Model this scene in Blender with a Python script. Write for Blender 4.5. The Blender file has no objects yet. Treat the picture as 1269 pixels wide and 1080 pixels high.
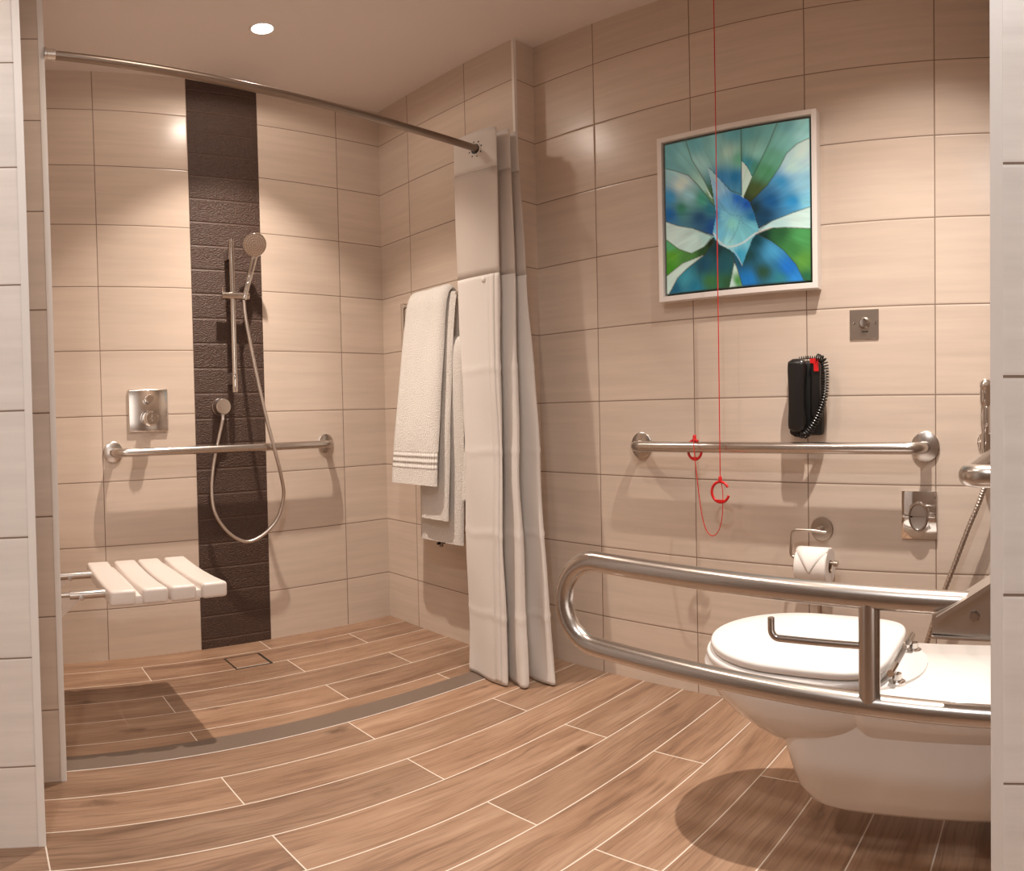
import bpy, bmesh, math, random
from mathutils import Vector, Matrix, noise
random.seed(7)
sc = bpy.context.scene
COL = sc.collection
PI = math.pi
V = Vector

# ------------------------------------------------------------------ constants of the room (metres)
ZC = 2.394            # ceiling
Z0 = 0.2112           # first tile joint
XR = 0.111            # right wall plane
YRET = -0.921         # end of the towel wall
YF = -2.6515           # plane of the wall that carries the toilet
XREV = -1.04          # reveal of the opening (right)
XNIB, YNIB = -1.667, -0.977
XLJ, YLJ = -1.75, -1.2905

# ------------------------------------------------------------------ mesh helpers
class MB:
    """collects shapes in world coordinates; build() links them as ONE mesh object"""
    def __init__(self):
        self.bm = bmesh.new()
    def box(self, lo, hi, bevel=0.0, seg=2):
        t = bmesh.new()
        bmesh.ops.create_cube(t, size=1.0)
        lo, hi = V(lo), V(hi)
        for v in t.verts:
            v.co = V(((lo[i] + hi[i]) / 2 + v.co[i] * (hi[i] - lo[i])) for i in range(3))
        if bevel > 0:
            bmesh.ops.bevel(t, geom=t.edges[:], offset=bevel, segments=seg, profile=0.5, affect='EDGES')
        self.add(t); return self
    def add(self, t, mat=None):
        if mat is not None:
            bmesh.ops.transform(t, matrix=mat, verts=t.verts)
        me = bpy.data.meshes.new('tmp'); t.to_mesh(me); t.free()
        self.bm.from_mesh(me); bpy.data.meshes.remove(me)
        return self
    def raw(self, verts, faces):
        vs = [self.bm.verts.new(v) for v in verts]
        for f in faces:
            try: self.bm.faces.new([vs[i] for i in f])
            except ValueError: pass
        return self
    def tube(self, pts, r, n=12, cap=True, closed=False):
        pts = [V(p) for p in pts]
        rs = r if isinstance(r, (list, tuple)) else [r] * len(pts)
        m = len(pts)
        tang = []
        for i in range(m):
            if closed: d = pts[(i + 1) % m] - pts[i - 1]
            else: d = pts[min(i + 1, m - 1)] - pts[max(i - 1, 0)]
            tang.append(d.normalized())
        up = V((0, 0, 1)) if abs(tang[0].z) < 0.9 else V((1, 0, 0))
        nrm = (up - tang[0] * up.dot(tang[0])).normalized()
        rings = []
        for i in range(m):
            if i:
                nrm = (nrm - tang[i] * nrm.dot(tang[i]))
                nrm.normalize()
            b = tang[i].cross(nrm)
            rings.append([self.bm.verts.new(pts[i] + (nrm * math.cos(2 * PI * k / n) + b * math.sin(2 * PI * k / n)) * rs[i]) for k in range(n)])
        rng = range(m if closed else m - 1)
        for i in rng:
            a, c = rings[i], rings[(i + 1) % m]
            for k in range(n):
                self.bm.faces.new((a[k], a[(k + 1) % n], c[(k + 1) % n], c[k]))
        if cap and not closed:
            self.bm.faces.new(rings[0][::-1]); self.bm.faces.new(rings[-1])
        return self
    def lathe(self, prof, org, axis, n=28):
        """prof: list of (radius, distance along axis)"""
        axis = V(axis).normalized(); org = V(org)
        u = axis.orthogonal().normalized(); w = axis.cross(u)
        rings = []
        for r, d in prof:
            c = org + axis * d
            if r < 1e-6: rings.append([self.bm.verts.new(c)])
            else: rings.append([self.bm.verts.new(c + (u * math.cos(2 * PI * k / n) + w * math.sin(2 * PI * k / n)) * r) for k in range(n)])
        for a, c in zip(rings, rings[1:]):
            for k in range(n):
                k2 = (k + 1) % n
                if len(a) == 1 and len(c) == 1: continue
                if len(a) == 1: f = (a[0], c[k2], c[k])
                elif len(c) == 1: f = (a[k], a[k2], c[0])
                else: f = (a[k], a[k2], c[k2], c[k])
                self.bm.faces.new(f)
        return self
    def loft(self, rings, cap=True, closed=True):
        R = [[self.bm.verts.new(p) for p in ring] for ring in rings]
        n = len(R[0])
        for a, c in zip(R, R[1:]):
            for k in range(n if closed else n - 1):
                self.bm.faces.new((a[k], a[(k + 1) % n], c[(k + 1) % n], c[k]))
        if cap:
            self.bm.faces.new(R[0][::-1]); self.bm.faces.new(R[-1])
        return self
    def prism(self, poly, vec):
        """poly: list of 3D points, extruded by vec"""
        vec = V(vec); n = len(poly)
        a = [self.bm.verts.new(V(p)) for p in poly]; b = [self.bm.verts.new(V(p) + vec) for p in poly]
        self.bm.faces.new(a[::-1]); self.bm.faces.new(b)
        for k in range(n): self.bm.faces.new((a[k], a[(k + 1) % n], b[(k + 1) % n], b[k]))
        return self
    def build(self, name, mat, parent=None, smooth=True, angle=40, loc=None):
        bmesh.ops.recalc_face_normals(self.bm, faces=self.bm.faces)
        me = bpy.data.meshes.new(name)
        self.bm.to_mesh(me); self.bm.free()
        o = bpy.data.objects.new(name, me); COL.objects.link(o)
        off = V((0, 0, 0))
        if parent is not None:
            o.parent = parent
            off = V(parent['_w'])
            o['_w'] = parent['_w']
        elif loc is not None:
            off = V(loc); o.location = off
        if off.length > 0:
            me.transform(Matrix.Translation(-off))
        if '_w' not in o: o['_w'] = tuple(off)
        me.materials.append(mat)
        if smooth:
            for p in me.polygons: p.use_smooth = True
            me.set_sharp_from_angle(angle=math.radians(angle))
        return o

def tag(o, label, cat, group=None):
    o['label'] = label; o['category'] = cat
    if group: o['group'] = group
    return o
def thing(name, label, cat, loc, group=None):
    o = bpy.data.objects.new(name, None); COL.objects.link(o)
    o.location = loc; o['_w'] = tuple(loc); o.empty_display_size = 0.05
    return tag(o, label, cat, group)
def structure(o):
    o['kind'] = 'structure'; return o
def arc(c, u, w, r, a0, a1, n=10):
    c, u, w = V(c), V(u), V(w)
    return [c + (u * math.cos(a0 + (a1 - a0) * i / n) + w * math.sin(a0 + (a1 - a0) * i / n)) * r for i in range(n + 1)]
def spline(pts, n=8):
    pts = [V(p) for p in pts]; out = []
    P = [pts[0] * 2 - pts[1]] + pts + [pts[-1] * 2 - pts[-2]]
    for i in range(1, len(P) - 2):
        a, b, c, d = P[i - 1:i + 3]
        for k in range(n):
            t = k / n
            out.append(0.5 * ((2 * b) + (c - a) * t + (2 * a - 5 * b + 4 * c - d) * t * t + (3 * b - a - 3 * c + d) * t ** 3))
    out.append(pts[-1]); return out
def bend(pts, r, n=6):
    """polyline with rounded corners"""
    pts = [V(p) for p in pts]; out = [pts[0]]
    for a, b, c in zip(pts, pts[1:], pts[2:]):
        d1 = (a - b).normalized(); d2 = (c - b).normalized()
        ang = d1.angle(d2); t = r / math.tan(ang / 2)
        p1 = b + d1 * t; p2 = b + d2 * t
        cen = b + (d1 + d2).normalized() * (r / math.sin(ang / 2))
        e1 = (p1 - cen); e2 = (p2 - cen); tot = e1.angle(e2); ax = e1.cross(e2).normalized()
        for k in range(n + 1):
            out.append(cen + Matrix.Rotation(tot * k / n, 3, ax) @ e1)
    out.append(pts[-1]); return out

# ------------------------------------------------------------------ materials
def mat_base(name, col, rough=0.5, metal=0.0, coat=0.0, spec=0.5):
    m = bpy.data.materials.new(name); m.use_nodes = True
    b = m.node_tree.nodes['Principled BSDF']
    b.inputs['Base Color'].default_value = (*col, 1); b.inputs['Roughness'].default_value = rough
    b.inputs['Metallic'].default_value = metal; b.inputs['Specular IOR Level'].default_value = spec
    if coat: b.inputs['Coat Weight'].default_value = coat; b.inputs['Coat Roughness'].default_value = 0.05
    return m
class NT:
    def __init__(self, m): self.t = m.node_tree; self.n = self.t.nodes; self.l = self.t.links; self.b = self.n['Principled BSDF']
    def node(self, kind, **kw):
        x = self.n.new(kind)
        for k, v in kw.items(): setattr(x, k, v)
        return x
    def put(self, sock, v):
        if hasattr(v, 'is_output') or isinstance(v, bpy.types.NodeSocket): self.l.new(v, sock)
        else: sock.default_value = v
    def math(self, op, a, b=0.0, c=None):
        x = self.node('ShaderNodeMath', operation=op)
        self.put(x.inputs[0], a); self.put(x.inputs[1], b)
        if c is not None: self.put(x.inputs[2], c)
        return x.outputs[0]
    def mix(self, f, a, b, blend='MIX'):
        x = self.node('ShaderNodeMix', data_type='RGBA', blend_type=blend)
        self.put(x.inputs[0], f)
        for s, v in ((x.inputs[6], a), (x.inputs[7], b)):
            if isinstance(v, tuple): s.default_value = (*v, 1) if len(v) == 3 else v
            else: self.l.new(v, s)
        return x.outputs[2]
    def pos(self):
        g = self.node('ShaderNodeNewGeometry'); s = self.node('ShaderNodeSeparateXYZ')
        self.l.new(g.outputs['Position'], s.inputs[0]); return s.outputs
    def comb(self, x, y, z):
        c = self.node('ShaderNodeCombineXYZ')
        for i, v in enumerate((x, y, z)): self.put(c.inputs[i], v)
        return c.outputs[0]
    def noise(self, vec, scale, detail=3, rough=0.5):
        x = self.node('ShaderNodeTexNoise'); self.put(x.inputs['Vector'], vec)
        x.inputs['Scale'].default_value = scale; x.inputs['Detail'].default_value = detail; x.inputs['Roughness'].default_value = rough
        return x.outputs[0]
    def white(self, vec):
        x = self.node('ShaderNodeTexWhiteNoise', noise_dimensions='3D'); self.put(x.inputs['Vector'], vec); return x.outputs[0]
    def ramp(self, f, stops):
        x = self.node('ShaderNodeValToRGB'); self.put(x.inputs[0], f)
        el = x.color_ramp.elements
        while len(el) < len(stops): el.new(0.5)
        for e, (p, c) in zip(el, stops): e.position = p; e.color = (*c, 1)
        return x.outputs[0]
    def bump(self, h, strength, dist=0.002):
        x = self.node('ShaderNodeBump'); self.put(x.inputs['Height'], h)
        x.inputs['Strength'].default_value = strength; x.inputs['Distance'].default_value = dist
        self.l.new(x.outputs[0], self.b.inputs['Normal']); return x

TILE = (0.66, 0.56, 0.475)
GROUT = (0.24, 0.17, 0.125)
def edge_dist(nt, coord, off, period):
    """distance to the nearest joint and the index of the tile"""
    q = nt.math('DIVIDE', nt.math('SUBTRACT', coord, off), period)
    fl = nt.math('FLOOR', q); fr = nt.math('SUBTRACT', q, fl)
    d = nt.math('MULTIPLY', nt.math('MINIMUM', fr, nt.math('SUBTRACT', 1.0, fr)), period)
    return d, fl
def tile_mat(name, axis, off, period, col=TILE, split=None, rough=0.26, grout=GROUT):
    """glossy cream wall tile with thin joints; axis: the world axis that runs along the wall.
    split=(x, off2): left of x the joints start at off2"""
    m = mat_base(name, col, rough); nt = NT(m); p = nt.pos()
    u = p[axis]; z = p[2]
    if split:
        left = nt.math('LESS_THAN', u, split[0])
        o = nt.math('ADD', nt.math('MULTIPLY', left, split[1] - off), off)
    else: o = off
    du, iu = edge_dist(nt, u, o, period)
    dz, iz = edge_dist(nt, z, Z0, 0.25)
    d = nt.math('MINIMUM', du, dz)
    joint = nt.math('LESS_THAN', d, 0.0017)
    rnd = nt.white(nt.comb(iu, iz, 3.3))
    shift = nt.math('MULTIPLY', rnd, 9.0)
    st = nt.noise(nt.comb(nt.math('ADD', nt.math('MULTIPLY', u, 2.2), shift), shift, nt.math('MULTIPLY', z, 38.0)), 1.0, 4, 0.6)
    cloud = nt.noise(nt.comb(nt.math('MULTIPLY', u, 1.2), shift, nt.math('MULTIPLY', z, 5.0)), 2.0, 2)
    c1 = nt.ramp(st, [(0.25, tuple(k * 0.90 for k in col)), (0.75, tuple(min(1, k * 1.07) for k in col))])
    c2 = nt.mix(nt.math('MULTIPLY', cloud, 0.30), c1, tuple(k * f for k, f in zip(col, (0.98, 0.9, 0.86))))
    tone = nt.math('ADD', 0.96, nt.math('MULTIPLY', rnd, 0.07))
    c3 = nt.mix(1.0, c2, nt.comb(tone, tone, tone), 'MULTIPLY')
    c4 = nt.mix(joint, c3, grout)
    nt.l.new(c4, nt.b.inputs['Base Color'])
    nt.l.new(nt.math('ADD', rough, nt.math('MULTIPLY', joint, 0.5)), nt.b.inputs['Roughness'])
    h = nt.math('MINIMUM', nt.math('DIVIDE', d, 0.005), 1.0)
    wav = nt.noise(nt.comb(nt.math('MULTIPLY', u, 3.0), shift, nt.math('MULTIPLY', z, 16.0)), 1.5, 2)
    nt.bump(nt.math('ADD', h, nt.math('MULTIPLY', wav, 0.55)), 0.35, 0.002)
    return m

def wood_floor_mat():
    m = mat_base('wood_plank_tile', (0.4, 0.25, 0.15), 0.42); nt = NT(m); p = nt.pos()
    x, y = p[0], p[1]
    # rows: in front of the threshold rows start at -1.0737, inside the shower at -0.7597
    ins = nt.math('GREATER_THAN', y, -0.88)
    o = nt.math('ADD', nt.math('MULTIPLY', ins, -0.7597 + 1.0737), -1.0737)
    dy, iy = edge_dist(nt, y, o, 0.1595)
    # half bond along x
    par = nt.math('MODULO', nt.math('ADD', iy, 200.0), 2.0)
    ox = nt.math('ADD', nt.math('ADD', -0.80, nt.math('MULTIPLY', ins, 0.10)), nt.math('MULTIPLY', par, nt.math('ADD', 0.474, nt.math('MULTIPLY', ins, -0.086))))
    ox = nt.math('ADD', ox, nt.math('MULTIPLY', ins, 0.0))
    dx, ix = edge_dist(nt, x, ox, 0.95)
    d = nt.math('MINIMUM', dx, dy)
    joint = nt.math('LESS_THAN', d, 0.0017)
    rnd = nt.white(nt.comb(ix, iy, nt.math('ADD', ins, 1.7)))
    rnd2 = nt.white(nt.comb(iy, ix, nt.math('ADD', ins, 5.1)))
    sh = nt.math('MULTIPLY', rnd, 23.0)
    warp = nt.math('MULTIPLY', nt.math('SUBTRACT', nt.noise(nt.comb(nt.math('MULTIPLY', x, 3.0), nt.math('MULTIPLY', y, 8.0), sh), 1.0, 2), 0.5), 0.05)
    yy = nt.math('ADD', y, warp)
    g1 = nt.noise(nt.comb(nt.math('ADD', nt.math('MULTIPLY', x, 2.0), sh), nt.math('MULTIPLY', yy, 17.0), sh), 1.0, 5, 0.62)
    g2 = nt.noise(nt.comb(nt.math('ADD', nt.math('MULTIPLY', x, 5.0), sh), nt.math('MULTIPLY', yy, 170.0), sh), 1.0, 3, 0.6)
    big = nt.noise(nt.comb(nt.math('MULTIPLY', x, 1.6), nt.math('MULTIPLY', yy, 6.0), sh), 1.0, 3)
    c = nt.ramp(g1, [(0.28, (0.150, 0.078, 0.046)), (0.40, (0.285, 0.165, 0.100)), (0.52, (0.350, 0.214, 0.135)), (0.70, (0.440, 0.290, 0.195))])
    fine = nt.ramp(g2, [(0.33, (0.58, 0.53, 0.50)), (0.52, (1.06, 1.06, 1.06))])
    c = nt.mix(0.8, c, fine, 'MULTIPLY')
    sk = nt.noise(nt.comb(nt.math('ADD', nt.math('MULTIPLY', x, 4.5), sh), nt.math('MULTIPLY', yy, 60.0), nt.math('ADD', sh, 4.0)), 1.0, 2, 0.5)
    c = nt.mix(nt.math('MULTIPLY', nt.ramp(sk, [(0.62, (0, 0, 0)), (0.74, (1, 1, 1))]), 0.55), c, (0.13, 0.066, 0.038))
    c = nt.mix(nt.math('MULTIPLY', big, 0.35), c, (0.42, 0.280, 0.190))
    # knots
    vor = nt.node('ShaderNodeTexVoronoi'); nt.put(vor.inputs['Vector'], nt.comb(nt.math('ADD', nt.math('MULTIPLY', x, 1.0), sh), nt.math('MULTIPLY', yy, 2.6), sh)); vor.inputs['Scale'].default_value = 2.6
    kn = nt.noise(nt.comb(nt.math('MULTIPLY', x, 30.0), nt.math('MULTIPLY', y, 60.0), sh), 1.0, 3)
    kd = nt.math('ADD', vor.outputs['Distance'], nt.math('MULTIPLY', nt.math('SUBTRACT', kn, 0.5), 0.22))
    knot = nt.ramp(kd, [(0.02, (1, 1, 1)), (0.15, (0, 0, 0))])
    c = nt.mix(nt.math('MULTIPLY', knot, 0.75), c, (0.10, 0.050, 0.026))
    tone = nt.math('ADD', 0.76, nt.math('MULTIPLY', rnd2, 0.28))
    c = nt.mix(1.0, c, nt.comb(tone, tone, tone), 'MULTIPLY')
    c = nt.mix(joint, c, (0.74, 0.66, 0.57))
    nt.l.new(c, nt.b.inputs['Base Color'])
    h = nt.math('ADD', nt.math('MULTIPLY', g2, 0.35), nt.math('MINIMUM', nt.math('DIVIDE', d, 0.004), 1.0))
    nt.bump(h, 0.25, 0.0015)
    return m

def brown_tile_mat():
    m = mat_base('brown_textured_tile', (0.055, 0.032, 0.024), 0.42, spec=0.35); nt = NT(m); p = nt.pos()
    d, iz = edge_dist(nt, p[2], 0.039, 0.1)
    joint = nt.math('LESS_THAN', d, 0.0009)
    sh = nt.math('MULTIPLY', nt.white(nt.comb(iz, 1.0, 2.0)), 12.0)
    n1 = nt.noise(nt.comb(nt.math('MULTIPLY', p[0], 130.0), sh, nt.math('MULTIPLY', p[2], 230.0)), 1.0, 2, 0.5)
    c = nt.ramp(n1, [(0.3, (0.055, 0.030, 0.022)), (0.7, (0.084, 0.050, 0.038))])
    c = nt.mix(joint, c, (0.13, 0.085, 0.068))
    nt.l.new(c, nt.b.inputs['Base Color'])
    nt.bump(nt.math('MULTIPLY', n1, nt.math('MINIMUM', nt.math('DIVIDE', d, 0.006), 1.0)), 1.0, 0.005)
    return m

def brushed(name, col=(0.56, 0.52, 0.485), rough=0.27):
    return mat_base(name, col, rough, 1.0)
def cloth_mat(name, col, scale, strength, dist, band=None, sheer=0.0):
    m = mat_base(name, col, 0.9, spec=0.2); nt = NT(m); p = nt.pos()
    nt.b.inputs['Sheen Weight'].default_value = 0.25
    tc = nt.node('ShaderNodeTexCoord')
    n = nt.noise(tc.outputs['Object'], scale, 2)
    h = n
    if band:
        z = p[2]
        inb = nt.math('MULTIPLY', nt.math('GREATER_THAN', z, band[0]), nt.math('LESS_THAN', z, band[1]))
        w = nt.math('MULTIPLY', nt.math('ADD', nt.math('SINE', nt.math('MULTIPLY', z, 2 * PI / 0.022)), nt.math('SINE', nt.math('MULTIPLY', p[1], 2 * PI / 0.012))), 0.35)
        h = nt.math('ADD', nt.math('MULTIPLY', n, nt.math('SUBTRACT', 1.0, nt.math('MULTIPLY', inb, 0.8))), nt.math('MULTIPLY', inb, w))
    nt.bump(h, strength, dist)
    nt.l.new(nt.ramp(n, [(0.3, tuple(k * 0.9 for k in col)), (0.7, col)]), nt.b.inputs['Base Color'])
    return m

M = {}
M['tile_back'] = tile_mat('tile_back', 0, -0.2406, 0.4032, split=(-0.8, -0.9682))
M['tile_towel'] = tile_mat('tile_towel', 1, -0.237, 0.397)
M['tile_return'] = tile_mat('tile_return', 0, -0.05, 0.4)
M['tile_right'] = tile_mat('tile_right', 1, -1.2141, 0.4005)
M['tile_left'] = tile_mat('tile_left', 0, -2.0, 0.40)
M['tile_front_lit'] = tile_mat('tile_front_lit', 1, -3.05, 0.40, col=(0.83, 0.80, 0.765))  # same tile; entrance light on the reveal painted in as a paler colour
M['tile_jamb_lit'] = tile_mat('tile_jamb_lit', 0, -2.15, 0.40, col=(0.78, 0.735, 0.69))  # same tile, made paler to carry the camera-side light in its colour
M['plain'] = tile_mat('tile_plain', 0, -3.0, 0.40)
M['brown'] = brown_tile_mat()
M['floor'] = wood_floor_mat()
M['ceiling'] = mat_base('ceiling_paint', (0.82, 0.755, 0.72), 0.9)
M['trim'] = mat_base('white_edge_trim', (0.80, 0.76, 0.72), 0.4)
M['chrome'] = mat_base('chrome', (0.80, 0.78, 0.76), 0.06, 1.0)
M['chrome_soft'] = mat_base('satin_chrome', (0.72, 0.69, 0.66), 0.16, 1.0)
M['steel'] = brushed('brushed_steel')
M['steel_rod'] = brushed('rod_steel', (0.30, 0.245, 0.205), 0.34)
M['steel_rough'] = brushed('satin_steel', (0.62, 0.56, 0.51), 0.45)
M['steel_plate'] = brushed('plate_steel', (0.50, 0.43, 0.37), 0.34)
M['ceramic'] = mat_base('white_ceramic', (0.87, 0.845, 0.82), 0.10, coat=0.3)
M['seat_plastic'] = mat_base('white_plastic', (0.90, 0.885, 0.87), 0.22)
M['bench'] = mat_base('bench_plastic', (0.74, 0.675, 0.63), 0.35)
_nt = NT(M['bench']); _tc = _nt.node('ShaderNodeTexCoord'); _nt.bump(_nt.noise(_tc.outputs['Object'], 420.0, 1), 0.12, 0.001)
M['black'] = mat_base('black_plastic', (0.012, 0.011, 0.011), 0.28)
M['black_m'] = mat_base('black_matt', (0.008, 0.008, 0.008), 0.5)
M['red'] = mat_base('red_plastic', (0.62, 0.012, 0.014), 0.35)
M['paper'] = mat_base('paper', (0.85, 0.81, 0.77), 0.95, spec=0.1)
M['card'] = mat_base('cardboard', (0.42, 0.30, 0.20), 0.9)
M['frame'] = mat_base('white_frame', (0.82, 0.78, 0.75), 0.45)
M['gap'] = mat_base('frame_shadow_gap', (0.10, 0.09, 0.085), 0.8)
M['stone'] = mat_base('threshold_stone', (0.165, 0.122, 0.094), 0.45)
M['drain_metal'] = mat_base('drain_metal', (0.09, 0.075, 0.065), 0.4, 0.6)
M['towel'] = cloth_mat('towel_terry', (0.80, 0.765, 0.72), 260.0, 0.9, 0.006, band=(0.725, 0.79))
M['towel_b'] = cloth_mat('towel_terry_plain', (0.78, 0.74, 0.69), 260.0, 0.9, 0.006)
M['curtain'] = cloth_mat('curtain_cloth', (0.88, 0.84, 0.80), 900.0, 0.12, 0.001)
for k, tr in (('curtain', 0.22),):
    b = NT(M[k]).b
    nt = NT(M[k])
    tl = nt.node('ShaderNodeBsdfTranslucent'); tl.inputs[0].default_value = (0.85, 0.78, 0.72, 1)
    mx = nt.node('ShaderNodeMixShader'); mx.inputs[0].default_value = tr
    out = nt.n['Material Output']
    nt.l.new(nt.b.outputs[0], mx.inputs[1]); nt.l.new(tl.outputs[0], mx.inputs[2]); nt.l.new(mx.outputs[0], out.inputs[0])
M['sheer'] = mat_base('curtain_sheer', (0.80, 0.74, 0.69), 0.9, spec=0.1)
nt = NT(M['sheer'])
tl = nt.node('ShaderNodeBsdfTranslucent'); tl.inputs[0].default_value = (0.85, 0.78, 0.72, 1)
tp = nt.node('ShaderNodeBsdfTransparent')
m1 = nt.node('ShaderNodeMixShader'); m1.inputs[0].default_value = 0.35
m2 = nt.node('ShaderNodeMixShader'); m2.inputs[0].default_value = 0.22
nt.l.new(nt.b.outputs[0], m1.inputs[1]); nt.l.new(tl.outputs[0], m1.inputs[2])
nt.l.new(m1.outputs[0], m2.inputs[1]); nt.l.new(tp.outputs[0], m2.inputs[2]); nt.l.new(m2.outputs[0], nt.n['Material Output'].inputs[0])
M['lens'] = mat_base('lamp_lens', (1, 1, 1), 0.5)
_b = NT(M['lens']).b; _b.inputs['Emission Color'].default_value = (1, 0.93, 0.84, 1); _b.inputs['Emission Strength'].default_value = 6.0
M['hose'] = mat_base('metal_hose', (0.62, 0.56, 0.51), 0.34, 1.0)
nt = NT(M['hose']); tc = nt.node('ShaderNodeTexCoord')

# ------------------------------------------------------------------ the room
def slab(name, lo, hi, mat):
    return structure(MB().box(lo, hi).build(name, mat, smooth=False))
YB = -4.2; XL = -3.0
slab('floor', (XL - .2, YB - .2, -0.1), (0.4, 0.2, 0.0), M['floor'])
slab('ceiling', (XL - .2, YB - .2, ZC), (0.4, 0.2, ZC + 0.1), M['ceiling'])
slab('wall_back', (XNIB - 0.1, 0.0, 0.0), (0.3, 0.15, ZC), M['tile_back'])
slab('wall_towel', (0.0, YRET, 0.0), (0.3, 0.0, ZC), M['tile_towel'])
slab('wall_right', (XR, YF - 0.05, 0.0), (0.3, YRET, ZC), M['tile_right'])
slab('wall_left', (XL, YNIB, 0.0), (XNIB, 0.0, ZC), M['tile_left'])
slab('wall_left_front', (XL, YLJ, 0.0), (XLJ, YNIB, ZC), M['tile_jamb_lit'])
slab('wall_front_right', (XREV, YB, 0.0), (XR, YF, ZC), M['tile_front_lit'])
slab('wall_rear', (XL, YB - 0.15, 0.0), (XREV, YB, ZC), M['plain'])
slab('wall_far_left', (XL - 0.15, YB, 0.0), (XL, YLJ, ZC), M['plain'])
# the dark tiled stripe of the shower wall, 2 mm proud
structure(MB().box((-0.9682, -0.002, 0.0), (-0.6438, 0.01, ZC)).build('trim_1', M['brown'], smooth=False))
# white edge trims
structure(MB().box((XLJ - 0.015, YLJ - 0.0015, 0), (XLJ + 0.0015, YLJ + 0.015, ZC)).build('trim_2', M['trim'], smooth=False))
structure(MB().box((XNIB - 0.014, YNIB - 0.0015, 0), (XNIB + 0.0015, YNIB + 0.014, ZC)).build('trim_3', M['trim'], smooth=False))
structure(MB().box((XREV - 0.0015, YF - 0.014, 0), (XREV + 0.014, YF + 0.0015, ZC)).build('trim_4', M['trim'], smooth=False))
structure(MB().box((-0.0015, YRET - 0.0015, 0), (0.012, YRET + 0.010, ZC)).build('trim_5', M['trim'], smooth=False))
# threshold
structure(MB().box((XNIB, -0.921, -0.01), (0.0, -0.832, 0.0015)).build('trim_6', M['stone'], smooth=False))
structure(MB().box((XNIB, -0.9235, -0.01), (XR, -0.921, 0.001)).build('trim_7', M['trim'], smooth=False))

# floor drain
d = thing('floor_drain', 'square tile-insert floor drain in the shower floor below the brown stripe', 'drain', (-0.845, -0.218, 0))
MB().box((-0.925, -0.288, -0.008), (-0.765, -0.148, 0.0012)).build('frame', M['drain_metal'], d, smooth=False)
MB().box((-0.919, -0.282, -0.006), (-0.778, -0.157, 0.0022)).build('insert_tile', M['floor'], d, smooth=False)

# ------------------------------------------------------------------ downlight
SL = (-0.83, -0.495)
dl = thing('downlight', 'small round lit recessed downlight in the ceiling above the shower', 'ceiling light', (SL[0], SL[1], ZC))
MB().lathe([(0.040, 0.0), (0.040, 0.003), (0.046, 0.004), (0.050, 0.002), (0.050, 0.0)], (SL[0], SL[1], ZC), (0, 0, -1)).build('trim_ring', M['frame'], dl)
MB().lathe([(0, 0.003), (0.041, 0.003), (0.041, 0.0)], (SL[0], SL[1], ZC), (0, 0, -1)).build('lens', M['lens'], dl)

# ------------------------------------------------------------------ grab bars on the walls
def flange(mb, p, axis, r=0.041, t=0.008):
    mb.lathe([(0, 0), (r, 0), (r, t * 0.7), (r - 0.003, t), (0, t)], p, axis, 36); return mb
gb = thing('grab_bar', 'straight steel grab bar across the shower back wall behind the hose', 'grab bar', (-0.835, 0, 0.82))
MB().tube(bend([(-1.329, 0, 0.822), (-1.329, -0.08, 0.822), (-0.341, -0.08, 0.819), (-0.341, 0, 0.819)], 0.045), 0.016, 16).build('rail', M['steel'], gb)
flange(MB(), (-1.329, 0, 0.822), (0, -1, 0)).build('flange', M['steel'], gb)
flange(MB(), (-0.341, 0, 0.819), (0, -1, 0)).build('flange', M['steel'], gb)
g2 = thing('grab_bar', 'straight steel grab bar on the right wall under the black telephone', 'grab bar', (XR, -1.89, 0.815))
MB().tube(bend([(XR, -1.402, 0.814), (XR - 0.076, -1.402, 0.814), (XR - 0.076, -2.385, 0.818), (XR, -2.385, 0.818)], 0.045), 0.0165, 16).build('rail', M['steel'], g2)
flange(MB(), (XR, -1.402, 0.814), (-1, 0, 0), 0.043).build('flange', M['steel'], g2)
flange(MB(), (XR, -2.385, 0.818), (-1, 0, 0), 0.043).build('flange', M['steel'], g2)

# ------------------------------------------------------------------ shower valve
sv = thing('shower_valve', 'square chrome shower mixer plate with two round knobs on the back wall', 'shower valve', (-1.176, 0, 0.977))
MB().box((-1.262, -0.012, 0.895), (-1.090, 0.0, 1.060), 0.006, 3).build('plate', M['chrome_soft'], sv)
k = MB().lathe([(0.027, 0.01), (0.027, 0.03), (0.030, 0.032), (0.030, 0.052), (0.026, 0.054), (0.026, 0.072), (0.024, 0.075), (0, 0.075)], (-1.176, 0, 0.947), (0, -1, 0)).build('knob', M['chrome'], sv)
MB().box((-1.178, -0.078, 0.936), (-1.174, -0.074, 0.962)).box((-1.187, -0.078, 0.945), (-1.165, -0.074, 0.948)).build('grip_mark', M['steel_plate'], k)
MB().lathe([(0.014, 0.01), (0.014, 0.03), (0.017, 0.032), (0.017, 0.046), (0.015, 0.049), (0, 0.049)], (-1.176, 0, 1.022), (0, -1, 0)).build('knob', M['chrome'], sv)

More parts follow.
